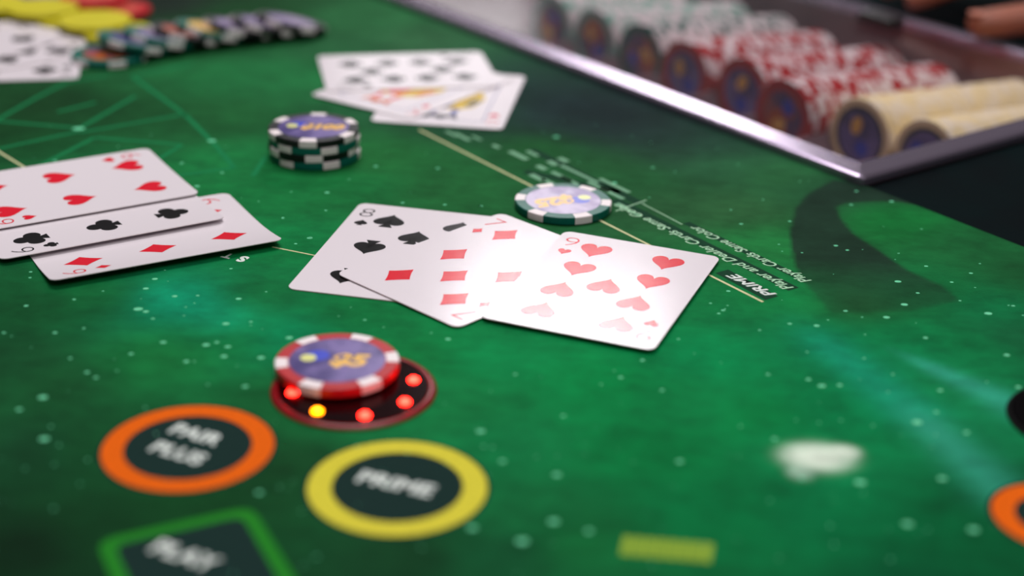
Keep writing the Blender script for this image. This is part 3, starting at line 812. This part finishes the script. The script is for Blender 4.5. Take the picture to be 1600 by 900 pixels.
# chips standing on edge in the tubes
TH = 3.45
kinds = [('cream', M_cream, M_creamspot, 'first', 40, I_dark), ('cream', M_cream, M_creamspot, 'second', 38, I_dark),
         ('red', M_redc, M_white, 'third', 36, I_orange), ('red', M_redc, M_white, 'fourth', 34, I_purple), ('red', M_redc, M_white, 'fifth', 32, I_purple),
         ('green and white', M_tealc, M_white, 'sixth', 34, I_orange), ('green and white', M_mint, M_white, 'seventh', 34, I_orange),
         ('pale green', M_mint, M_white, 'eighth', 30, I_orange)]
for t, (nm_, m, m2, nth, cnt, il) in enumerate(kinds):
    half = {'cream': 13, 'red': 15}.get(nm_, 20)
    key = ('tube', m.name, m2.name)
    if key not in simple_me:
        simple_me[key] = chip_body(m, m2, simple=True, half=half)
    wob = {2: -12, 4: -4}.get(t, 0)
    for i in range(cnt):
        s_, y_ = SF + wob + i * TH, U0 + PITCHT * t
        first = i == 0
        nice = ['tray corner tube', 'second tube from tray corner', 'tube beside cream chips', 'middle red tube', 'tube beside green chips',
                'tube beside red chips', 'second green tube', 'farthest green tube', 'far end tube'][t]
        sfx = 'th' if 10 <= (i + 1) % 100 <= 20 else {1: 'st', 2: 'nd', 3: 'rd'}.get((i + 1) % 10, 'th')
        lab = f'{nm_} chip on edge, {"frontmost" if first else str(i + 1) + sfx + " from the front"} in {nice}'
        o = thing('casino_chip', lab, 'chip', (0, 0, 0), 0, f'{nm_} chips in the {nth} tray tube', simple_me[key])
        P = SU(s_, -y_)
        zt = ZC - (s_ - SF) * SLOPE
        # chip axis along -s so that its face looks to the front of the tray
        lean = math.radians((6 if t != 2 else 12) if first else rg.uniform(-1.0, 1.0) * 0)
        Rm = Matrix.Rotation(ANG, 4, 'Z') @ Matrix.Rotation(-PI / 2 + (lean if False else 0), 4, 'Y') @ Matrix.Rotation(rg.uniform(0, 2 * PI), 4, 'Z')
        zz = zt + rg.uniform(-.3, .4)
        o.matrix_world = Matrix.Translation((P[0] * .001, P[1] * .001, Z0 + zz * .001)) @ Rm
        if first:
            if nm_ == 'cream': link('inlay_ring', disc_mesh('inlay_ring', 15.6, CT + .03, I_ring), o)
            ii_ = link('inlay', disc_mesh('inlay', 13.6, CT + .06, il), o)
            link('planet_print', disc_mesh('planet_print', 4.2, CT + .09, I_blue, 5, 4), ii_)
            link('gold_print', disc_mesh('gold_print', 5., CT + .09, I_gold, -4, -4, 3.4), ii_)

# ------------------------------------------------------------------ the dealer's hand resting on the far rim
M_skin = mat('skin', (140, 74, 50), .5, noise=.12, nscale=60, bump=.3, bscale=700)
hand = thing('person', 'hand of a person in a black sleeve, fingers resting on the far tray rim', 'person', (0, 0, 0))
nodes = []; edges = []
def chain(points, root=None):
    last = root
    for (x, y, z, r) in points:
        nodes.append((x, y, z, r)); k_ = len(nodes) - 1
        if last is not None: edges.append((last, k_))
        last = k_
    return last
wr = chain([(500, 960, 60, 34), (440, 938, 44, 29), (395, 922, 34, 26)])
palm = chain([(362, 914, 30, 27)], wr)
kn = chain([(335, 918, 29, 22)], palm)
chain([(318, 905, 28, 11.5), (288, 910, 32, 10), (258, 912, 25, 9), (236, 913, 15, 8), (228, 913, 12.5, 6.5)], kn)
chain([(315, 924, 30, 11.5), (280, 934, 35, 10), (246, 938, 26, 9), (226, 940, 15, 8), (218, 940, 12, 6.5)], kn)
chain([(318, 942, 29, 11), (286, 955, 33, 9.5), (256, 962, 24, 8.5), (238, 964, 14, 7.5), (231, 965, 12, 6)], kn)
chain([(326, 956, 26, 10), (300, 972, 28, 8.5), (276, 982, 20, 7.5), (263, 985, 13, 6.5), (257, 986, 11, 5.5)], kn)
chain([(355, 884, 25, 15), (325, 868, 20, 12.5), (290, 862, 18, 11.5), (262, 858, 15.5, 10), (250, 857, 14.5, 8)], palm)
hm = bpy.data.meshes.new('hand'); hm.from_pydata([(x * .001, y * .001, z * .001) for x, y, z, r in nodes], edges, [])
ho = bpy.data.objects.new('hand', hm); col.objects.link(ho)
sk = ho.modifiers.new('skin', 'SKIN'); sk.use_smooth_shade = True
for i, (x, y, z, r) in enumerate(nodes):
    hm.skin_vertices[0].data[i].radius = (r * .001, r * .00085)
hm.skin_vertices[0].data[0].use_root = True
ss = ho.modifiers.new('smooth', 'SUBSURF'); ss.levels = 2; ss.render_levels = 2
dg = bpy.context.evaluated_depsgraph_get(); dg.update()
hmesh = bpy.data.meshes.new_from_object(ho.evaluated_get(dg))
bpy.data.objects.remove(ho)
hmesh.materials.clear(); hmesh.materials.append(M_skin)
hmesh.polygons.foreach_set('use_smooth', [True] * len(hmesh.polygons))
link('hand', hmesh, hand)
# nails
M_nail = mat('nail', (190, 120, 100), .3)
for (x, y, z, ry) in ((231, 913, 18.4, 4.), (221, 940, 18.0, 4.), (234, 965, 17, 3.6), (259, 986, 15.6, 3.), (255, 857, 22.4, 5.)):
    V = [(x + 5 * math.cos(t), y + ry * math.sin(t), z - .6 * abs(math.sin(t)) - .5 * (1 if math.cos(t) < 0 else 0)) for t in np.linspace(0, 2 * PI, 16, False)]
    link('nail', mesh('nail', V, [tuple(range(16))], M_nail), hand)
# sleeve
M_sl = mat('black_cloth', (9, 8, 10), .9, noise=.2)
def tube(name, path, m, n=24):
    V, F = [], []
    for (x, y, z, r), dr in path:
        for i in range(n):
            t = 2 * PI * i / n; V.append((x - .39 * 0 + dr[0] * r * math.cos(t), y + dr[1] * r * math.cos(t), z + r * math.sin(t)))
    for q in range(len(path) - 1):
        for i in range(n):
            j = (i + 1) % n; F.append((q * n + i, q * n + j, (q + 1) * n + j, (q + 1) * n + i))
    return mesh(name, V, F, m, smooth=True)
dr = (-.34, .94)
link('sleeve', tube('sleeve', [((418, 931, 39, 32), dr), ((420, 932, 39, 36), dr), ((450, 942, 46, 39), dr), ((520, 968, 66, 46), dr), ((640, 1012, 110, 55), dr)], M_sl), hand)
